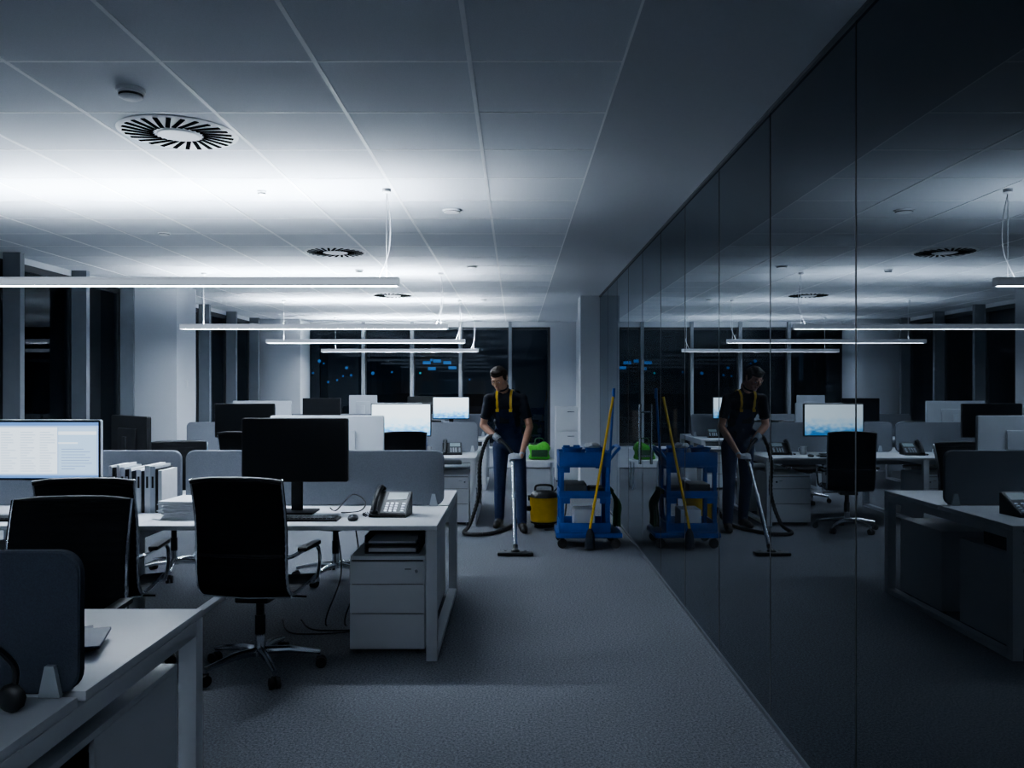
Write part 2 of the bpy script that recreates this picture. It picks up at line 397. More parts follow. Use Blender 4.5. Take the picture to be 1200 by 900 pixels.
def wall_mat():
    m=bpy.data.materials.new('wallpaper_screen'); m.use_nodes=True; nt=m.node_tree; nt.nodes.clear()
    o=nt.nodes.new('ShaderNodeOutputMaterial'); e=nt.nodes.new('ShaderNodeEmission'); e.inputs[1].default_value=1.9
    tc=nt.nodes.new('ShaderNodeTexCoord'); sp=nt.nodes.new('ShaderNodeSeparateXYZ'); nt.links.new(tc.outputs['Generated'],sp.inputs[0])
    n=nt.nodes.new('ShaderNodeTexNoise'); n.inputs['Scale'].default_value=9; n.inputs['Detail'].default_value=6; nt.links.new(tc.outputs['Generated'],n.inputs['Vector'])
    a=nt.nodes.new('ShaderNodeMath'); a.operation='MULTIPLY_ADD'; a.inputs[1].default_value=0.8; nt.links.new(n.outputs['Fac'],a.inputs[0]); nt.links.new(sp.outputs['Z'],a.inputs[2])
    r=nt.nodes.new('ShaderNodeValToRGB'); el=r.color_ramp.elements
    el[0].position=0.40; el[0].color=(0.05,0.25,0.6,1); el[1].position=1.0; el[1].color=(0.75,0.9,1,1)
    x=el.new(0.60); x.color=(0.22,0.55,0.9,1); x=el.new(0.76); x.color=(0.55,0.80,1,1)
    nt.links.new(a.outputs[0],r.inputs[0]); nt.links.new(r.outputs[0],e.inputs[0]); nt.links.new(e.outputs[0],o.inputs[0]); return m
M_wp=wall_mat()
def monitor(x,y,w,zb,zt,rz=0,kind='off',back=None,name='computer_monitor'):
    back=back or M_black
    h=zt-zb; zc=(zt+zb)/2
    a=Part('shell',back); a.rpanel(-w/2,w/2,zb-DH,zt-DH,0.018,0.03,0.012)
    a.box(-w*0.25,w*0.25,0.03,0.05,zc-DH-h*0.25,zc-DH+h*0.25,0.008)
    b=Part('bezel',M_black); b.rpanel(-w/2+0.001,w/2-0.001,zb-DH+0.001,zt-DH-0.001,0.001,0.006,0.012)
    ms=[a.mesh(),b.mesh()]
    st=Part('stand',back if back is M_silver else M_black); st.box(-0.035,0.035,0.05,0.065,0.012,zc-DH+0.03,0.004); st.box(-0.12,0.12,-0.06,0.14,0.0005,0.012,0.004)
    ms.append(st.mesh())
    if kind=='doc':
        s=scr_doc(w-0.024,h-0.03)
        for v in s.bm.verts: v.co+=V((0,-0.0035,zc-DH))
        ms.append(s.mesh())
    elif kind=='wp':
        s=Part('display_content',M_wp); s.box(-w/2+0.012,w/2-0.012,-0.0035,-0.003,zb-DH+0.014,zt-DH-0.012); ms.append(s.mesh())
    else:
        s=Part('display_panel',M_screen_off); s.box(-w/2+0.012,w/2-0.012,-0.0035,-0.0025,zb-DH+0.014,zt-DH-0.012); ms.append(s.mesh())
    group(name,ms,(x,y,DH),rz)
monitor(-1.33,5.05,0.64,0.935,1.32)
monitor(-2.82,5.05,0.64,0.945,1.31,0.0,'doc',M_silver)
monitor(-1.31,5.86,0.79,0.90,1.31,pi,'off',M_silver)
monitor(-2.73,5.98,0.60,0.95,1.305,pi-0.75)
monitor(-1.29,9.45,0.68,0.955,1.33,0,'wp')
monitor(-3.02,9.35,0.67,0.95,1.33)
monitor(-3.12,10.35,0.72,0.95,1.345,pi,'off',M_silver)
monitor(-0.98,12.75,0.56,1.03,1.37,0,'wp')
monitor(-2.95,12.75,0.58,1.0,1.35)
monitor(-2.45,13.5,0.45,1.0,1.39,pi,'off',M_silver)
monitor(-1.45,13.5,0.60,1.0,1.37,pi-0.3,'off')
monitor(-1.45,10.35,0.60,0.95,1.32,pi,'off',M_silver)
monitor(-2.0,1.75,0.6,0.93,1.3,pi)

def kb():
    a=Part('case',M_black); a.box(-0.22,0.22,-0.065,0.065,0,0.014,0.004)
    k=Part('keys',M_frame)
    for r in range(5):
        for c in range(18): k.box(-0.207+c*0.0231,-0.207+c*0.0231+0.019,-0.055+r*0.0225,-0.055+r*0.0225+0.018,0.014,0.020,0.0)
    return [a.mesh(),k.mesh()]
KB=kb()
def mouse():
    a=Part('body',M_black); a.sph((0,0,0.012),0.03,0.055,0.02,3)
    for v in a.bm.verts: v.co.z=max(0.0,v.co.z)
    b=Part('wheel',M_alu); b.cyl((-0.004,-0.03,0.026),(0.004,-0.03,0.026),0.008,seg=10); return [a.mesh(),b.mesh()]
MO=mouse()
def place_kb(x,y,rz=0):
    group('keyboard',KB,(x,y,DH),rz); group('computer_mouse',MO,(x+0.3*math.cos(rz),y+0.3*math.sin(rz),DH),rz)
place_kb(-1.23,4.80,0.0); place_kb(-2.8,4.80); place_kb(-1.25,9.22); place_kb(-3.0,9.22); place_kb(-1.3,12.42)
def phone():
    a=Part('base',M_black)
    def wedge(p,x0,x1,y0,y1,z0,z1):
        v=[(x0,y0,0),(x1,y0,0),(x1,y1,0),(x0,y1,0),(x0,y0,z0),(x1,y0,z0),(x1,y1,z1),(x0,y1,z1)]
        b=[p.bm.verts.new(q) for q in v]
        for f in ((0,1,5,4),(1,2,6,5),(2,3,7,6),(3,0,4,7),(4,5,6,7),(3,2,1,0)): p.bm.faces.new([b[i] for i in f])
    wedge(a,-0.11,0.11,-0.09,0.09,0.02,0.13)
    ang=math.atan2(0.11,0.18)
    M=Matrix.Translation((0.03,0,0.076))@Matrix.Rotation(ang,4,'X')
    f=Part('face_plate',M_frame); f.box(-0.075,0.075,-0.10,0.10,0.0,0.004,0.0,M)
    k=Part('keypad',M_alu)
    for r in range(4):
        for c in range(3): k.box(-0.053+c*0.028,-0.037+c*0.028,-0.088+r*0.022,-0.076+r*0.022,0.004,0.009,0,M)
    for r in range(4): k.box(0.044,0.062,-0.088+r*0.022,-0.078+r*0.022,0.004,0.009,0,M)
    l=Part('lcd',M_lcd); l.box(-0.055,0.06,0.02,0.085,0.004,0.007,0,M)
    h=Part('handset',M_black)
    base=Matrix.Translation((-0.078,0,0.09))@Matrix.Rotation(ang,4,'X')
    P=[base@V((0,-0.11,0.0)),base@V((0,-0.10,0.018)),base@V((0,-0.04,0.038)),base@V((0,0.04,0.038)),base@V((0,0.10,0.018)),base@V((0,0.11,0.0))]
    h.tube(crom(P,4),0.017,10); h.sph(P[0],0.026,0.026,0.018); h.sph(P[-1],0.026,0.026,0.018)
    c=Part('cord',M_black); pts=[]
    for i in range(90):
        t=i/89; ang=t*60; cx=-0.12-0.04*math.sin(t*pi); cy=-0.09+t*0.15
        pts.append((cx+0.006*math.cos(ang),cy,0.008+0.006*math.sin(ang)))
    c.tube(pts,0.0018,5)
    return [a.mesh(),f.mesh(),k.mesh(),l.mesh(),h.mesh(),c.mesh()]
PH=phone()
group('desk_phone',PH,(-0.74,4.98,DH),-0.1); group('desk_phone',PH,(-0.72,9.55,DH),0.1); group('desk_phone',PH,(-0.75,12.8,DH),0.1); group('desk_phone',PH,(-2.2,9.5,DH),0.1)
p=Part('ring_binders',[M_paper,M_black,M_dkgrey,M_silver]); x=-2.46; i=0; random.seed(21)
while x<-2.14:
    w=random.uniform(0.016,0.034); p.m=[0,1,0,3,1,0,2][i%7]; hh=random.uniform(0.25,0.30)
    M=Matrix.Translation((x+w/2,5.20,DH+0.001))
    p.box(-w/2+0.001,w/2-0.001,-0.13,0.10,0,hh,0.002,M); 
    if w>0.025: 
        p.m=1 if p.m!=1 else 0; p.box(-0.006,0.006,-0.1315,-0.130,0.15,0.22,0,M)
    x+=w; i+=1
single(p)
p=Part('paper_stack',M_paper); random.seed(5)
for i in range(14):
    M=Matrix.Translation((-1.935,4.95,DH+0.001+i*0.0075))@Matrix.Rotation(random.uniform(-0.2,0.2),4,'Z')
    p.box(-0.105,0.105,-0.148,0.148,0,0.006,0,M)
single(p)
p=Part('paper_stack',M_paper)
for i in range(6):
    M=Matrix.Translation((-0.95,10.3,DH+0.001+i*0.009))@Matrix.Rotation(random.uniform(-0.2,0.2),4,'Z')
    p.box(-0.105,0.105,-0.148,0.148,0,0.008,0,M)
single(p)
p=Part('desk_cables',M_rubber)
p.tube(crom([(-1.16,5.25,DH+0.006),(-1.1,5.15,DH+0.006),(-1.02,5.25,DH+0.09),(-0.93,5.2,DH+0.05),(-0.95,5.12,DH+0.006),(-1.05,5.05,DH+0.006)],8),0.004,6)
single(p)
p=Part('floor_cables',M_rubber)
for k in range(2):
    x=-1.15+k*0.12
    p.tube(crom([(x,5.4,0.605),(x+0.03,5.38,0.3),(x-0.05,5.3,0.008),(x+0.15,5.15+0.05*k,0.008),(x-0.2,5.1+0.07*k,0.008),(x-0.35,5.4,0.008)],8),0.005,6)
single(p)
p=Part('notebook',[pm('notebook_blue',(0.02,0.035,0.10),0.5),M_paper]); M=Matrix.Translation((-1.33,2.47,DH))@Matrix.Rotation(0.5,4,'Z')
p.box(-0.08,0.08,-0.11,0.11,0.001,0.004,0,M); p.m=1; p.box(-0.077,0.079,-0.107,0.107,0.004,0.016,0,M); p.m=0; p.box(-0.08,0.08,-0.11,0.11,0.016,0.019,0,M)
M=Matrix.Translation((-1.27,2.44,DH+0.019))@Matrix.Rotation(0.3,4,'Z'); p.box(-0.07,0.07,-0.10,0.10,0.0,0.01,0.002,M)
single(p)
p=Part('headset',M_black); cx,cy=-1.19,1.90
p.tube(crom([(cx-0.02,cy-0.06,DH+0.04),(cx-0.02,cy-0.07,DH+0.1),(cx,cy,DH+0.16),(cx,cy+0.02,DH+0.16),(cx+0.02,cy+0.06,DH+0.1),(cx+0.02,cy+0.05,DH+0.04)],6),0.008,8)
p.sph((cx-0.02,cy-0.055,DH+0.036),0.035,0.015,0.035); p.sph((cx+0.02,cy+0.045,DH+0.036),0.035,0.015,0.035)
single(p)
def mug():
    a=Part('cup',M_white); a.lathe([(0.0,0.0),(0.036,0.0),(0.040,0.01),(0.040,0.09),(0.037,0.09),(0.036,0.015),(0,0.012)],(0,0,0),24)
    b=Part('handle',M_white); b.tube(crom([(0.038,0,0.075),(0.065,0,0.07),(0.068,0,0.035),(0.038,0,0.02)],6),0.005,8); return [a.mesh(),b.mesh()]
MG=mug(); group('coffee_mug',MG,(-2.45,9.4,DH)); group('coffee_mug',MG,(-1.0,9.9-0.3,DH),1.0); group('coffee_mug',MG,(-1.75,5.9,DH),1)

# ------------------------------------------------------------------ office chair
def chair_meshes():
    b=Part('base',M_chrome)
    b.lathe([(0,0.085),(0.045,0.085),(0.045,0.115),(0.03,0.125),(0.028,0.20),(0.0,0.20)],(0,0,0),20)
    cs=Part('casters',M_rubber)
    for i in range(5):
        a=2*pi*i/5+0.3; d=V((math.cos(a),math.sin(a),0)); s=V((-d.y,d.x,0))
        b.tube([V((0,0,0.11))+d*0.02,V((0,0,0.108))+d*0.15,V((0,0,0.082))+d*0.31],[0.024,0.020,0.013],10)
        b.cyl(d*0.305+V((0,0,0.045)),d*0.305+V((0,0,0.085)),0.008,seg=8)
        for sg in (-1,1): cs.cyl(d*0.315+s*sg*0.006+V((0,0,0.029)),d*0.315+s*sg*0.026+V((0,0,0.029)),0.029,seg=18)
        cs.box(d.x*0.305-0.012,d.x*0.305+0.012,d.y*0.305-0.012,d.y*0.305+0.012,0.03,0.062,0.004)
    g=Part('gas_lift',M_black); g.cyl((0,0,0.2),(0,0,0.40),0.022); g.cyl((0,0,0.19),(0,0,0.30),0.028); g.box(-0.09,0.09,-0.12,0.10,0.385,0.42,0.012)
    g.tube([(0.06,0.02,0.40),(0.24,0.04,0.39)],0.006,8)
    prof=[(0.24,0.425),(0.235,0.455),(0.19,0.468),(0.08,0.455),(-0.06,0.445),(-0.16,0.452),(-0.215,0.50),(-0.235,0.60),(-0.235,0.72),(-0.25,0.86),(-0.285,1.0),(-0.30,1.045)]
    cp=crom([(0,a,c) for a,c in prof],5)
    f=Part('side_frame',M_chrome)
    for sx in (-1,1):
        f.tube([q+V((sx*0.232,0,0)) for q in cp],0.010,8)
    f.tube([(-0.232,-0.16,0.44),(0,-0.16,0.43),(0.232,-0.16,0.44)],0.010,8); f.tube([(-0.232,0.10,0.45),(0,0.10,0.425),(0.232,0.10,0.45)],0.010,8)
    fb=Part('back_brace',M_black); fb.tube([(-0.22,-0.242,0.66),(-0.1,-0.262,0.66),(0.1,-0.262,0.66),(0.22,-0.242,0.66)],0.009,8)
    s=Part('mesh_sling',M_blackm); dense=crom([(0,a,c) for a,c in prof],11)
    prev=None
    for i,q in enumerate(dense):
        t=(dense[min(i+1,len(dense)-1)]-dense[max(i-1,0)]).normalized(); nrm=V((0,-t.z,t.y))
        th=0.009+0.0025*abs(math.sin(i*pi/3))
        hw=0.228
        bow=0.012
        top=[s.bm.verts.new(q+V((hw*u,0,0))+nrm*(bow*(1-u*u))-nrm*th) for u in (-1,-0.5,0,0.5,1)]
        bot=[s.bm.verts.new(q+V((hw*u,0,0))+nrm*(bow*(1-u*u))+nrm*th) for u in (1,0.5,0,-0.5,-1)]
        ring=top+bot
        if prev: s.bridge(prev,ring)
        else: s.cap(ring,True)
        prev=ring
    s.cap(prev)
    h=Part('headrest_bar',M_black); h.tube(crom([(-0.235,-0.30,1.035),(-0.12,-0.308,1.048),(0.12,-0.308,1.048),(0.235,-0.30,1.035)],5),0.013,8)
    ar=Part('armrests',M_chrome)
    pad=Part('arm_pads',M_black)
    for sx in (-1,1):
        X=sx*0.27
        ar.tube(crom([(sx*0.235,0.10,0.455),(X,0.11,0.47),(X+sx*0.01,0.13,0.58),(X+sx*0.01,0.08,0.655),(X,-0.08,0.66),(X-sx*0.01,-0.2,0.655),(sx*0.238,-0.238,0.65)],6),0.010,8)
        pad.box(X-0.025+sx*0.005,X+0.025+sx*0.005,-0.13,0.10,0.662,0.684,0.008)
    return [b.mesh(),cs.mesh(),g.mesh(),f.mesh(),fb.mesh(),s.mesh(60),h.mesh(),ar.mesh(),pad.mesh()]
CH=chair_meshes()
def chair(x,y,rz): group('office_chair',CH,(x,y,0),rz)
chair(-1.355,4.45,-0.10)
chair(-1.78,3.12,pi+0.08)
chair(-2.16,4.42,0.12)
chair(-1.42,6.62,pi-0.3)
chair(-2.75,6.75,pi+0.3)
chair(-1.2,8.85,0.2); chair(-2.75,8.80,-0.2)
chair(-1.5,11.05,pi); chair(-3.1,11.05,pi+0.2)
chair(-1.3,12.0,0.1); chair(-2.9,14.2,pi)
chair(-3.3,4.35,0.5)

p=Part('filing_cabinet',[M_white,M_frame,M_chrome]); p.box(0.645,1.13,13.4,13.85,0.03,1.2,0.004)
for z in (0.04,0.43,0.82): p.box(0.65,1.125,13.385,13.4,z,z+0.37,0.003)
p.m=1; p.box(0.66,1.12,13.42,13.83,0,0.03); p.m=2
for z in (0.34,0.73,1.12): p.box(0.83,0.94,13.37,13.385,z,z+0.012,0.002)
single(p)
p=Part('low_bench',[M_white,M_alu]); p.box(0.10,0.58,12.4,12.8,0.40,0.43,0.004); p.m=1
for sx in (0.13,0.55):
    for sy in (12.43,12.77): p.cyl((sx,sy,0),(sx,sy,0.40),0.014,seg=10)
single(p)
b=Part('bag_body',M_green); b.box(-0.15,0.15,-0.10,0.10,0.0,0.24,0.05); bmesh.ops.subdivide_edges(b.bm,edges=b.bm.edges[:],cuts=3,use_grid_fill=True)
for v in b.bm.verts:
    v.co.x*=1+0.10*math.sin(v.co.z*38+1)+0.04*math.sin(v.co.y*50); v.co.y*=1+0.12*math.sin(v.co.z*30+v.co.x*25)
    v.co.z=max(0.002,v.co.z*(1+0.12*math.sin(v.co.x*22)))
h=Part('bag_straps',M_dgreen); h.tube(crom([(-0.07,-0.02,0.23),(-0.05,0,0.31),(0.05,0,0.31),(0.07,-0.02,0.23)],6),0.010,8); h.box(-0.12,0.12,-0.125,-0.10,0.05,0.15,0.008)
group('green_bag',[b.mesh(60),h.mesh()],(0.36,12.6,0.43))

# ------------------------------------------------------------------ janitor cart
def cart():
    f=Part('frame',M_blue)
    X0,X1,Y0,Y1=-0.26,0.22,-0.22,0.22
    def tray(z,h,t=0.012,x0=X0,x1=X1,y0=Y0,y1=Y1):
        f.box(x0,x1,y0,y1,z,z+t,0.004)
        f.box(x0,x1,y0,y0+t,z+t,z+h,0.004); f.box(x0,x1,y1-t,y1,z+t,z+h,0.004)
        f.box(x0,x0+t,y0+t,y1-t,z+t,z+h,0.004); f.box(x1-t,x1,y0+t,y1-t,z+t,z+h,0.004)
    f.box(-0.29,0.33,-0.24,0.24,0.10,0.15,0.015)
    tray(0.15,0.09); tray(0.47,0.07); tray(0.76,0.14)
    for x in (X0+0.005,X1-0.045):
        for y in (Y0+0.005,Y1-0.045): f.box(x,x+0.04,y,y+0.04,0.15,0.80,0.008)
    for y in (Y0+0.01,Y1-0.02):
        for z in (0.42,0.71):
            f.box(X0,X0+0.10,y,y+0.01,z,z+0.06,0.003); f.box(X1-0.10,X1,y,y+0.01,z,z+0.06,0.003)
    h=Part('push_handle',M_blue)
    h.tube(crom([(0.19,-0.19,0.80),(0.27,-0.19,0.90),(0.31,-0.15,0.94),(0.31,0.15,0.94),(0.27,0.19,0.90),(0.19,0.19,0.80)],6),0.014,10)
    w=Part('wheels',M_rubber)
    for x in (-0.23,0.27):
        for y in (-0.19,0.19):
            w.cyl((x,y-0.014,0.045),(x,y+0.014,0.045),0.045,seg=22); w.box(x-0.018,x+0.018,y-0.022,y+0.022,0.06,0.10,0.004)
    b=Part('top_buckets',M_blue)
    for x in (-0.13,0.09):
        prof=[(0.0,0.0),(0.075,0.0),(0.09,0.15),(0.098,0.155),(0.098,0.165),(0.084,0.165),(0.07,0.012),(0,0.012)]
        b.lathe(prof,(x,-0.08,0.773),24)
    b2=Part('caddy_boxes',[M_frame,M_silver,M_dkgrey]); b2.box(-0.2,0.0,-0.18,0.12,0.483,0.60,0.01); b2.m=1; b2.box(-0.12,0.08,-0.17,0.1,0.163,0.36,0.015); b2.m=2; b2.box(0.03,0.17,-0.15,0.1,0.483,0.56,0.01)
    bt=Part('spray_bottles',[M_silver,M_red,M_blue,M_clear])
    for i,(x,y) in enumerate([(-0.16,0.12),(-0.06,0.14),(0.04,0.13),(0.14,0.12)]):
        bt.m=3 if i%2 else 0; bt.lathe([(0,0),(0.034,0),(0.036,0.02),(0.036,0.10),(0.014,0.14),(0.013,0.15),(0,0.15)],(x,y,0.773),16)
        bt.m=2; bt.box(x-0.045,x+0.02,y-0.012,y+0.012,0.923,0.945,0.004); bt.cyl((x,y,0.915),(x,y,0.93),0.016,seg=12); bt.box(x-0.03,x-0.022,y-0.006,y+0.006,0.89,0.925,0.002)
    cl=Part('cleaning_cloth',M_glove); 
    cl.sph((0.06,-0.08,0.95),0.075,0.06,0.03,3)
    for v in cl.bm.verts: v.co+=V((math.sin(v.co.y*90)*0.008,math.sin(v.co.x*80)*0.008,math.sin(v.co.x*70+v.co.y*60)*0.01))
    g=Part('hanging_mop_pad',M_dgreen); random.seed(2)
    for i in range(26):
        y=-0.12+0.24*(i/25); x=0.27+random.uniform(-0.02,0.03)
        g.tube(crom([(0.25,y,0.52),(x+0.03,y+random.uniform(-.02,.02),0.40),(x+0.02,y,0.28),(x+0.02,y+random.uniform(-.02,.02),0.19)],4),[0.008]*4*3+[0.010],6)
    g.box(0.225,0.26,-0.14,0.14,0.50,0.54,0.006)
    m=Part('mop_handle_yellow',M_yellow); m.tube([(0.02,-0.30,0.20),(0.245,-0.20,1.42)],0.0125,10)
    mh=Part('mop_head',M_dkgrey)
    for i in range(22):
        a=2*pi*i/22; mh.tube(crom([(0.02,-0.30,0.21),(0.02+0.03*math.cos(a),-0.30+0.03*math.sin(a),0.15),(0.02+0.04*math.cos(a),-0.30+0.04*math.sin(a),0.02)],4),0.007,5)
    m2=Part('broom_handle_blue',M_blue); m2.tube([(0.20,0.0,0.17),(0.275,0.02,1.46)],0.0115,10); m2.tube([(0.275,0.02,1.40),(0.278,0.02,1.50)],0.015,10)
    return [x.mesh() for x in (f,h,w,b,b2,bt,cl,g,m,mh,m2)]
group('cleaning_cart',cart(),(0.67,8.05,0),0.0)

# ------------------------------------------------------------------ vacuum
def vac():
    t=Part('tank',M_yellow); t.lathe([(0,0.05),(0.130,0.05),(0.145,0.065),(0.155,0.31),(0.16,0.32),(0,0.32)],(0,0,0),32)
    h=Part('motor_head',M_black); h.lathe([(0,0.32),(0.155,0.32),(0.15,0.34),(0.125,0.37),(0.09,0.39),(0.0,0.395)],(0,0,0),32)
    h.tube(crom([(-0.09,0,0.36),(-0.08,0,0.44),(0.08,0,0.44),(0.09,0,0.36)],6),0.012,8)
    h.lathe([(0,0.042),(0.148,0.042),(0.148,0.056),(0,0.056)],(0,0,0),32)
    h.cyl((-0.14,-0.03,0.20),(-0.19,-0.05,0.20),0.028,seg=16)
    for sx in (-1,1): h.box(sx*0.160-0.012,sx*0.160+0.012,-0.02,0.02,0.28,0.34,0.004)
    w=Part('casters',M_rubber)
    for i in range(4):
        a=pi/4+i*pi/2; x,y=0.13*math.cos(a),0.13*math.sin(a); w.cyl((x-0.012,y,0.024),(x+0.012,y,0.024),0.024,seg=16); w.box(x-0.01,x+0.01,y-0.01,y+0.01,0.03,0.05)
    c=Part('power_cable',M_rubber); c.tube(crom([(0.10,0.05,0.36),(0.20,0.0,0.44),(0.24,-0.05,0.28),(0.21,-0.12,0.08),(0.15,-0.25,0.008),(0.0,-0.28,0.008),(0.15,-0.15,0.008),(0.24,0.2,0.008),(0.2,1.2,0.008)],8),0.007,6)
    return [x.mesh() for x in (t,h,w,c)]
VX,VY=0.31,9.12
group('vacuum_cleaner',vac(),(VX,VY,0),0)

P0=V((-0.20,8.62,1.0)); P1=V((-0.03,8.44,0.84)); PE=V((0.0,7.60,0.075))
w=Part('tube',M_chrome); w.tube([P1+(PE-P1)*0.04,P1+(PE-P1)*0.5],0.016,14); w.tube([P1+(PE-P1)*0.49,PE],0.0185,14); w.tube([P1+(PE-P1)*0.47,P1+(PE-P1)*0.52],0.023,14)
hd=Part('grip',M_black); hp=crom([P0+V((-0.03,0.04,0.01)),P0,P0+V((0.08,-0.075,-0.055)),P1,P1+(PE-P1)*0.08],8); hd.tube(hp,0.018,12)
nz=Part('floor_nozzle',M_black)
nz.box(-0.16,0.16,7.46,7.56,0.003,0.035,0.012); nz.tube(crom([PE,(0,7.57,0.05),(0,7.52,0.03)],4),0.024,12); nz.sph((0,7.53,0.03),0.045,0.05,0.03)
for v in nz.bm.verts: v.co.z=max(0.002,v.co.z)
for sx in (-0.09,0.09): nz.cyl((sx-0.01,7.57,0.02),(sx+0.01,7.57,0.02),0.018,seg=12)
ho=Part('hose',M_rubber)
hpts=crom([P0+V((-0.03,0.04,0.01)),(-0.30,8.73,0.96),(-0.37,8.74,0.72),(-0.385,8.80,0.38),(-0.47,8.75,0.09),(-0.52,8.55,0.024),(-0.34,8.48,0.024),(-0.2,8.60,0.024),(-0.05,8.95,0.024),(0.02,9.12,0.06),(VX-0.19,VY-0.05,0.20)],26)
rs=[0.019+0.0025*math.sin(i*1.9) for i in range(len(hpts))]
ho.tube(hpts,rs,10)
group('vacuum_wand',[w.mesh(),hd.mesh(),nz.mesh(),ho.mesh()])

# ------------------------------------------------------------------ person
class Blob:
    def __init__(s): s.items=[]
    def e(s,c,rx,ry,rz,mat,R=None): s.items.append((V(c),rx,ry,rz,R,mat))
    def limb(s,a,b,ra,rb,mat,n=None,fl=1.0):
        a=V(a);b=V(b); L=(b-a).length; n=n or max(3,int(L/(min(ra,rb)*0.35)))
        for i in range(n+1):
            t=i/n; r=ra+(rb-ra)*t; s.e(a.lerp(b,t),r,r*fl,r,mat)
    def build(s,name,mats,voxel,smooth=6,sub=2):
        P=Part(name+'_src',mats)
        for c,rx,ry,rz,R,m in s.items: P.sph(c,rx,ry,rz,sub,R)
        me=P.mesh(); o=bpy.data.objects.new(name+'_tmp',me); COL.objects.link(o)
        md=o.modifiers.new('r','REMESH'); md.mode='VOXEL'; md.voxel_size=voxel
        ms=o.modifiers.new('s','SMOOTH'); ms.factor=0.5; ms.iterations=smooth
        dg=bpy.context.evaluated_depsgraph_get(); dg.update()
        nm=bpy.data.meshes.new_from_object(o.evaluated_get(dg)); nm.name=name
        bpy.data.objects.remove(o,do_unlink=True); bpy.data.meshes.remove(me)
        nm.materials.clear()
        for m in mats: nm.materials.append(m)
        its=[(c,rx,ry,rz,(R.to_3x3().inverted() if R is not None else None),m) for c,rx,ry,rz,R,m in s.items]
        for p in nm.polygons:
            best=1e9;bm_=0
            for c,rx,ry,rz,Ri,m in its:
                d=p.center-c
                if d.length_squared>0.06: continue
                if Ri is not None: d=Ri@d
                k=math.sqrt((d.x/rx)**2+(d.y/ry)**2+(d.z/rz)**2); q=(k-1)*min(rx,ry,rz)
                if q<best: best=q;bm_=m
            p.material_index=bm_; p.use_smooth=True
        return nm
PO=V((0.0,8.9,0))
yaw=Matrix.Rotation(-0.22,3,'Z')
B=Blob(); SH,OV,SK,BT=0,1,2,3
B.e((-0.065,0.03,0.92),0.168,0.122,0.12,OV,yaw); B.e((-0.067,0.025,0.99),0.155,0.115,0.10,OV,yaw)
B.e((-0.078,0.0,1.06),0.148,0.108,0.10,OV,yaw); B.e((-0.088,-0.03,1.15),0.152,0.112,0.10,SH,yaw)
B.e((-0.096,-0.06,1.25),0.168,0.118,0.11,SH,yaw); B.e((-0.102,-0.09,1.34),0.180,0.112,0.09,SH,yaw)
B.e((-0.104,-0.11,1.40),0.165,0.085,0.060,SH,yaw)
SL=V((-0.274,-0.14,1.385)); SR=V((0.068,-0.10,1.385))
B.e(SL,0.066,0.064,0.062,SH); B.e(SR,0.066,0.064,0.062,SH)
NB=V((-0.114,-0.125,1.452)); B.limb(SL+V((0.03,0,0.0)),NB,0.055,0.064,SH,10); B.limb(SR+V((-0.03,0,0)),NB,0.055,0.064,SH,10)
ND=V((-0.03,-0.060,0.082))
B.limb(NB,NB+ND,0.057,0.054,SK,6)
EL=V((-0.340,-0.065,1.11)); ER=V((0.150,-0.145,1.10))
def norm(v): return v.normalized()
axL=norm(V((0.08,-0.075,-0.055))); axR=norm(PE-P1)
cL=P0-PO+axL*0.02; cR=P1-PO+axR*0.06
def handgeo(c,ax,elbow,thumb_sign,pside):
    R=0.018+0.010
    t=(c-elbow); t=norm(t-ax*t.dot(ax)); p=norm(ax.cross(t))*pside
    W=c+p*(R+0.002)-t*0.082
    hb=Blob()
    for k in range(4):
        off=(k-1.5)*0.0212; rad=[0.0090,0.0096,0.0094,0.0082][k]; ext=[210,235,230,200][k]
        base=c+ax*off
        hb.limb(W+ax*off*0.6+t*0.01,base+p*(R+0.003)-t*0.006,0.0135,0.0115,0,10)
        n=26
        for i in range(n+1):
            a=math.radians(-12+ext*i/n); j=1+0.10*math.exp(-((i/n-0.05)/0.07)**2)+0.06*math.exp(-((i/n-0.45)/0.08)**2)
            hb.e(base+(p*math.cos(a)+t*math.sin(a))*R,*(rad*j*(1-0.15*i/n),)*3,0)
    hb.e(W+t*0.035-p*0.004,0.028,0.028,0.026,0)
    th=ax*thumb_sign
    a0=W+t*0.022+th*0.022; a1=c+th*0.040-t*R*1.15-p*0.004; a2=c+th*0.046-p*R*1.05-t*0.008; a3=c+th*0.040-p*R*1.0+t*0.016
    hb.limb(a0,a1,0.0135,0.0115,0,8); hb.limb(a1,a2,0.0112,0.010,0,8); hb.limb(a2,a3,0.010,0.0082,0,6)
    d=norm(elbow-W); hb.limb(W+t*0.012,W+d*0.035,0.022,0.028,0,8)
    return hb,W
hbL,WL=handgeo(cL,axL,EL,-1,1); hbR,WR=handgeo(cR,axR,ER,-1,-1)
hem=Part('shirt_hems',M_shirt)
for S,E,W in ((SL,EL,WL),(SR,ER,WR)):
    mid=S.lerp(E,0.60)
    B.limb(S,mid,0.062,0.055,SH,14); B.limb(S.lerp(E,0.5),E,0.045,0.040,SK,12); B.e(E,0.040,0.040,0.040,SK)
    m2=E.lerp(W,0.3); B.limb(E,m2,0.040,0.041,SK,8); B.limb(m2,W,0.041,0.026,SK,14)
    dd=(E-S).normalized(); hem.torus(mid+dd*0.022,dd,0.047,0.0085,1.5)
hem.torus(NB+ND*0.62+V((0,0,0.004)),ND,0.0545,0.0080,1.2)
HL=V((-0.155,0.035,0.88)); KL=V((-0.165,0.06,0.49)); AL=V((-0.175,0.22,0.10))
HR=V((0.02,0.015,0.88)); KR=V((0.055,-0.09,0.49)); AR=V((0.07,-0.09,0.10))
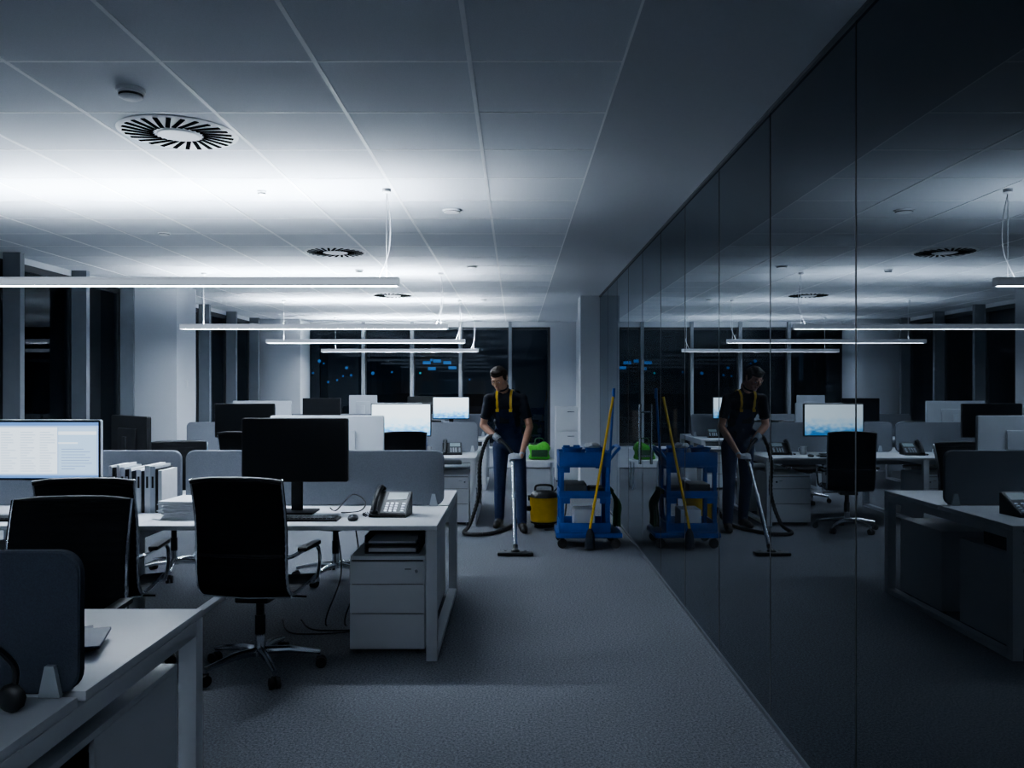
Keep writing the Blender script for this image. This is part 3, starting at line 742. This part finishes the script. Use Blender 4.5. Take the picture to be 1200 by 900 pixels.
for h,k,a in ((HL,KL,AL),(HR,KR,AR)):
    B.limb(h,k,0.093,0.066,OV,20); B.limb(k,k.lerp(a,0.35),0.066,0.065,OV,8); B.limb(k.lerp(a,0.35),a,0.064,0.055,OV,14)
def foot(a,d):
    d=norm(V(d))
    B.e(a+V((0,0,-0.01)),0.048,0.052,0.05,BT)
    hl=V((a.x,a.y,0.045))-d*0.035; B.e(hl,0.040,0.044,0.043,BT)
    B.limb(V((a.x,a.y,0.055)),V((a.x,a.y,0))+d*0.12+V((0,0,0.042)),0.046,0.042,BT,8)
    B.limb(V((a.x,a.y,0.0))+d*0.12+V((0,0,0.042)),V((a.x,a.y,0))+d*0.19+V((0,0,0.034)),0.045,0.032,BT,6)
foot(AL,(-0.2,-1,0)); foot(AR,(0.12,-1,0))
body=B.build('body',[M_shirt,M_over,M_skin,M_boot],0.0075,9)
for v in body.vertices: v.co.z=max(v.co.z,0.0)
handL=hbL.build('hand_right',[M_glove],0.0027,4); handR=hbR.build('hand_left',[M_glove],0.0027,4)
Hd=Blob(); S_,HR_,LP=0,1,2
Hd.e((0,0.015,0.03),0.074,0.093,0.086,S_); Hd.e((0,-0.03,-0.015),0.063,0.060,0.075,S_); Hd.e((0,-0.03,-0.065),0.053,0.050,0.042,S_)
Hd.e((0,-0.066,-0.090),0.025,0.020,0.018,S_)
for sx in (-1,1):
    Hd.e((sx*0.028,-0.078,0.022),0.024,0.011,0.009,S_); Hd.e((sx*0.034,-0.060,-0.024),0.026,0.022,0.028,S_)
    Hd.e((sx*0.010,-0.096,-0.028),0.009,0.009,0.008,S_)
    for k in range(6):
        a=k/5*pi*1.3-0.6; Hd.e((sx*(0.077+0.004*math.sin(a)),0.012+0.014*math.sin(a+0.4),-0.002+0.022*math.cos(a)),0.006,0.008,0.010,S_)
    Hd.e((sx*0.074,0.008,-0.008),0.008,0.014,0.022,S_); Hd.e((sx*0.042,-0.01,-0.068),0.022,0.038,0.028,S_)
    Hd.e((sx*0.062,0.022,0.03),0.020,0.060,0.046,HR_); Hd.e((sx*0.072,-0.01,0.0),0.008,0.012,0.024,HR_)
for i in range(6):
    t=i/5; Hd.e((0,-0.086-0.018*t,0.008-0.030*t),0.008+0.004*t,0.009+0.002*t,0.009,S_)
Hd.e((0,-0.086,-0.052),0.022,0.008,0.0048,LP); Hd.e((0,-0.084,-0.060),0.018,0.008,0.0055,LP)
Hd.e((0,0.005,0.066),0.076,0.086,0.056,HR_); Hd.e((0,0.045,0.02),0.075,0.070,0.082,HR_); Hd.e((0.005,-0.052,0.090),0.056,0.034,0.022,HR_); Hd.e((-0.02,-0.058,0.096),0.03,0.025,0.018,HR_)
Hd.limb((0,0.025,-0.05),(0,0.055,-0.13),0.057,0.056,S_,8)
head=Hd.build('head',[M_skin,M_hair,M_lip],0.0038,5)
eye=Part('eyes',[M_eye,M_black,M_skin])
for sx in (-1,1):
    eye.m=0; eye.sph((sx*0.030,-0.0765,0.003),0.0125,0.0125,0.0105,3)
    eye.m=1; eye.sph((sx*0.030,-0.0875,0.000),0.005,0.003,0.005,2)
    eye.m=2; eye.sph((sx*0.030,-0.0775,0.008),0.0145,0.0135,0.0085,3)
    eye.m=1; eye.tube(crom([(sx*0.012,-0.089,0.021),(sx*0.03,-0.090,0.028),(sx*0.047,-0.078,0.022)],5),0.0028,6)
eyem=eye.mesh()
HM=Matrix.Translation((-0.172,-0.222,1.605))@Matrix.Rotation(-0.40,4,'Z')@Matrix.Rotation(0.55,4,'X')@Matrix.Scale(1.06,4)
head.transform(HM); eyem.transform(HM)
bv=BVHTree.FromPolygons([v.co.copy() for v in body.vertices],[list(p.vertices) for p in body.polygons])
tc=V((-0.094,-0.05,0))
fwd=yaw@V((0,-1,0)); rt=yaw@V((1,0,0))
def surf(u,z,off):
    o=tc+rt*u+V((0,0,z)); h=bv.ray_cast(o,fwd)
    return (h[0]+fwd*off) if h[0] else o+fwd*0.12
bib=Part('overall_bib',M_over)
g=[]
for j in range(14):
    z=0.98+0.30*j/13; hw=0.125-0.040*(j/13)
    g.append([bib.bm.verts.new(surf(-hw+2*hw*i/10,z,0.006)) for i in range(11)])
for j in range(13):
    for i in range(10): bib.bm.faces.new((g[j][i],g[j][i+1],g[j+1][i+1],g[j+1][i]))
bmesh.ops.solidify(bib.bm,geom=bib.bm.faces[:],thickness=0.004)
st=Part('overall_straps',M_yellow)
for sx in (-1,1):
    o=tc+V((0,-0.02,1.28))+rt*(sx*0.072); prev=None
    for i in range(41):
        a=math.radians(-2+195*i/40)
        d=fwd*math.cos(a)+V((0,0,1))*math.sin(a)
        h=bv.ray_cast(o,d)
        if not h[0]: continue
        c=h[0]+d*0.004
        a1=st.bm.verts.new(c-rt*0.013); b1=st.bm.verts.new(c+rt*0.013); a2=st.bm.verts.new(c-rt*0.013+d*0.005); b2=st.bm.verts.new(c+rt*0.013+d*0.005)
        rg=[a1,b1,b2,a2]
        if prev: st.bridge(prev,rg)
        prev=rg
    c=surf(sx*0.072,1.268,0.014); st.box(c.x-0.017,c.x+0.017,c.y-0.006,c.y+0.004,c.z-0.016,c.z+0.016,0.003)
pk=Part('bib_pocket',M_shirt); c=surf(0,1.17,0.014); pk.box(c.x-0.05,c.x+0.05,c.y-0.003,c.y+0.003,c.z-0.04,c.z+0.04,0.002)
group('janitor_man',[body,hem.mesh(),handL,handR,head,eyem,bib.mesh(),st.mesh(60),pk.mesh()],PO)

# ------------------------------------------------------------------ city outside
def citymat():
    m=bpy.data.materials.new('city_facade'); m.use_nodes=True; nt=m.node_tree; nt.nodes.clear()
    o=nt.nodes.new('ShaderNodeOutputMaterial'); e=nt.nodes.new('ShaderNodeEmission')
    tc=nt.nodes.new('ShaderNodeTexCoord'); 
    sn=nt.nodes.new('ShaderNodeVectorMath'); sn.operation='SNAP'; sn.inputs[1].default_value=(1.6,1.6,2.0); nt.links.new(tc.outputs['Object'],sn.inputs[0])
    wn=nt.nodes.new('ShaderNodeTexWhiteNoise'); nt.links.new(sn.outputs[0],wn.inputs['Vector'])
    gt=nt.nodes.new('ShaderNodeMath'); gt.operation='GREATER_THAN'; gt.inputs[1].default_value=0.90; nt.links.new(wn.outputs['Value'],gt.inputs[0])
    r=nt.nodes.new('ShaderNodeValToRGB'); el=r.color_ramp.elements; el[0].color=(0.05,0.35,0.7,1); el[1].color=(0.2,0.5,0.8,1); x=el.new(0.9); x.color=(0.5,0.4,0.3,1)
    nt.links.new(wn.outputs['Color'],r.inputs[0])
    ml=nt.nodes.new('ShaderNodeMath'); ml.operation='MULTIPLY_ADD'; ml.inputs[1].default_value=0.09; ml.inputs[2].default_value=0.018; nt.links.new(gt.outputs[0],ml.inputs[0])
    nt.links.new(r.outputs[0],e.inputs[0]); nt.links.new(ml.outputs[0],e.inputs[1]); nt.links.new(e.outputs[0],o.inputs[0]); return m
c=Part('city_skyline',citymat()); random.seed(11)
for i in range(16):
    x=-30+i*3.6; hh=random.uniform(2,6); y=random.uniform(48,62); c.box(x,x+random.uniform(2.5,3.5),y,y+6,-20,hh)
for i in range(12):
    y=-6+i*7; hh=random.uniform(4,14); x=-random.uniform(34,46); c.box(x-6,x,y,y+random.uniform(4,6),-20,hh)
single(c)
cl=Part('city_lights',[emis('cl_teal',(0.1,0.7,0.8),0.7),emis('cl_blue',(0.1,0.4,1.0),0.45),emis('cl_red',(1,0.12,0.05),0.7),emis('cl_warm',(1,0.7,0.4),0.35)])
def dirpt(px,py,Y): return ((px-604)/982*Y,Y,1.5-(py-455)/982*Y)
for i in range(14):
    px=random.uniform(365,560); py=random.uniform(420,448); cl.m=random.choice([0,1,1,1,1]); cl.sph(dirpt(px,py,44),random.uniform(0.05,0.10),sub=1)
for i in range(26):
    Y=random.uniform(25,70); cl.m=random.choice([0,0,1,1,3]); cl.sph((-30,Y,random.uniform(0,6)),random.uniform(0.06,0.14),sub=1)
for (px,py,m) in ((68,355,2),(66,392,0),(128,408,3),(128,388,2),(50,405,0),(60,430,1),(72,412,0),(118,350,1),(115,428,0),(138,440,1),(262,420,0),(286,432,1),(290,405,3)):
    cl.m=m; Y=30; cl.sph(dirpt(px,py,Y),random.uniform(0.08,0.15),sub=2)
cl.m=1
for (px,py) in ((500,425),(512,423),(524,425),(506,432),(530,431)): 
    X,Yy,Z=dirpt(px,py,44); cl.box(X-0.2,X+0.2,Yy,Yy+0.1,Z-0.08,Z+0.08)
single(cl)

# ------------------------------------------------------------------ world, camera
w=bpy.data.worlds.new('night'); scene.world=w; w.use_nodes=True
w.node_tree.nodes['Background'].inputs[0].default_value=(0.10,0.2,0.4,1); w.node_tree.nodes['Background'].inputs[1].default_value=0.02
cam=bpy.data.cameras.new('camera'); co=bpy.data.objects.new('camera',cam); COL.objects.link(co)
co.location=(0,0,1.5); co.rotation_euler=(pi/2,0,0)
cam.sensor_width=36; cam.lens=982/1200*36; cam.shift_x=-4/1200; cam.shift_y=5/1200; cam.clip_start=0.05; cam.clip_end=300
scene.camera=co
try: scene.view_settings.look='AgX - Medium High Contrast'
except Exception as ex: print(ex)
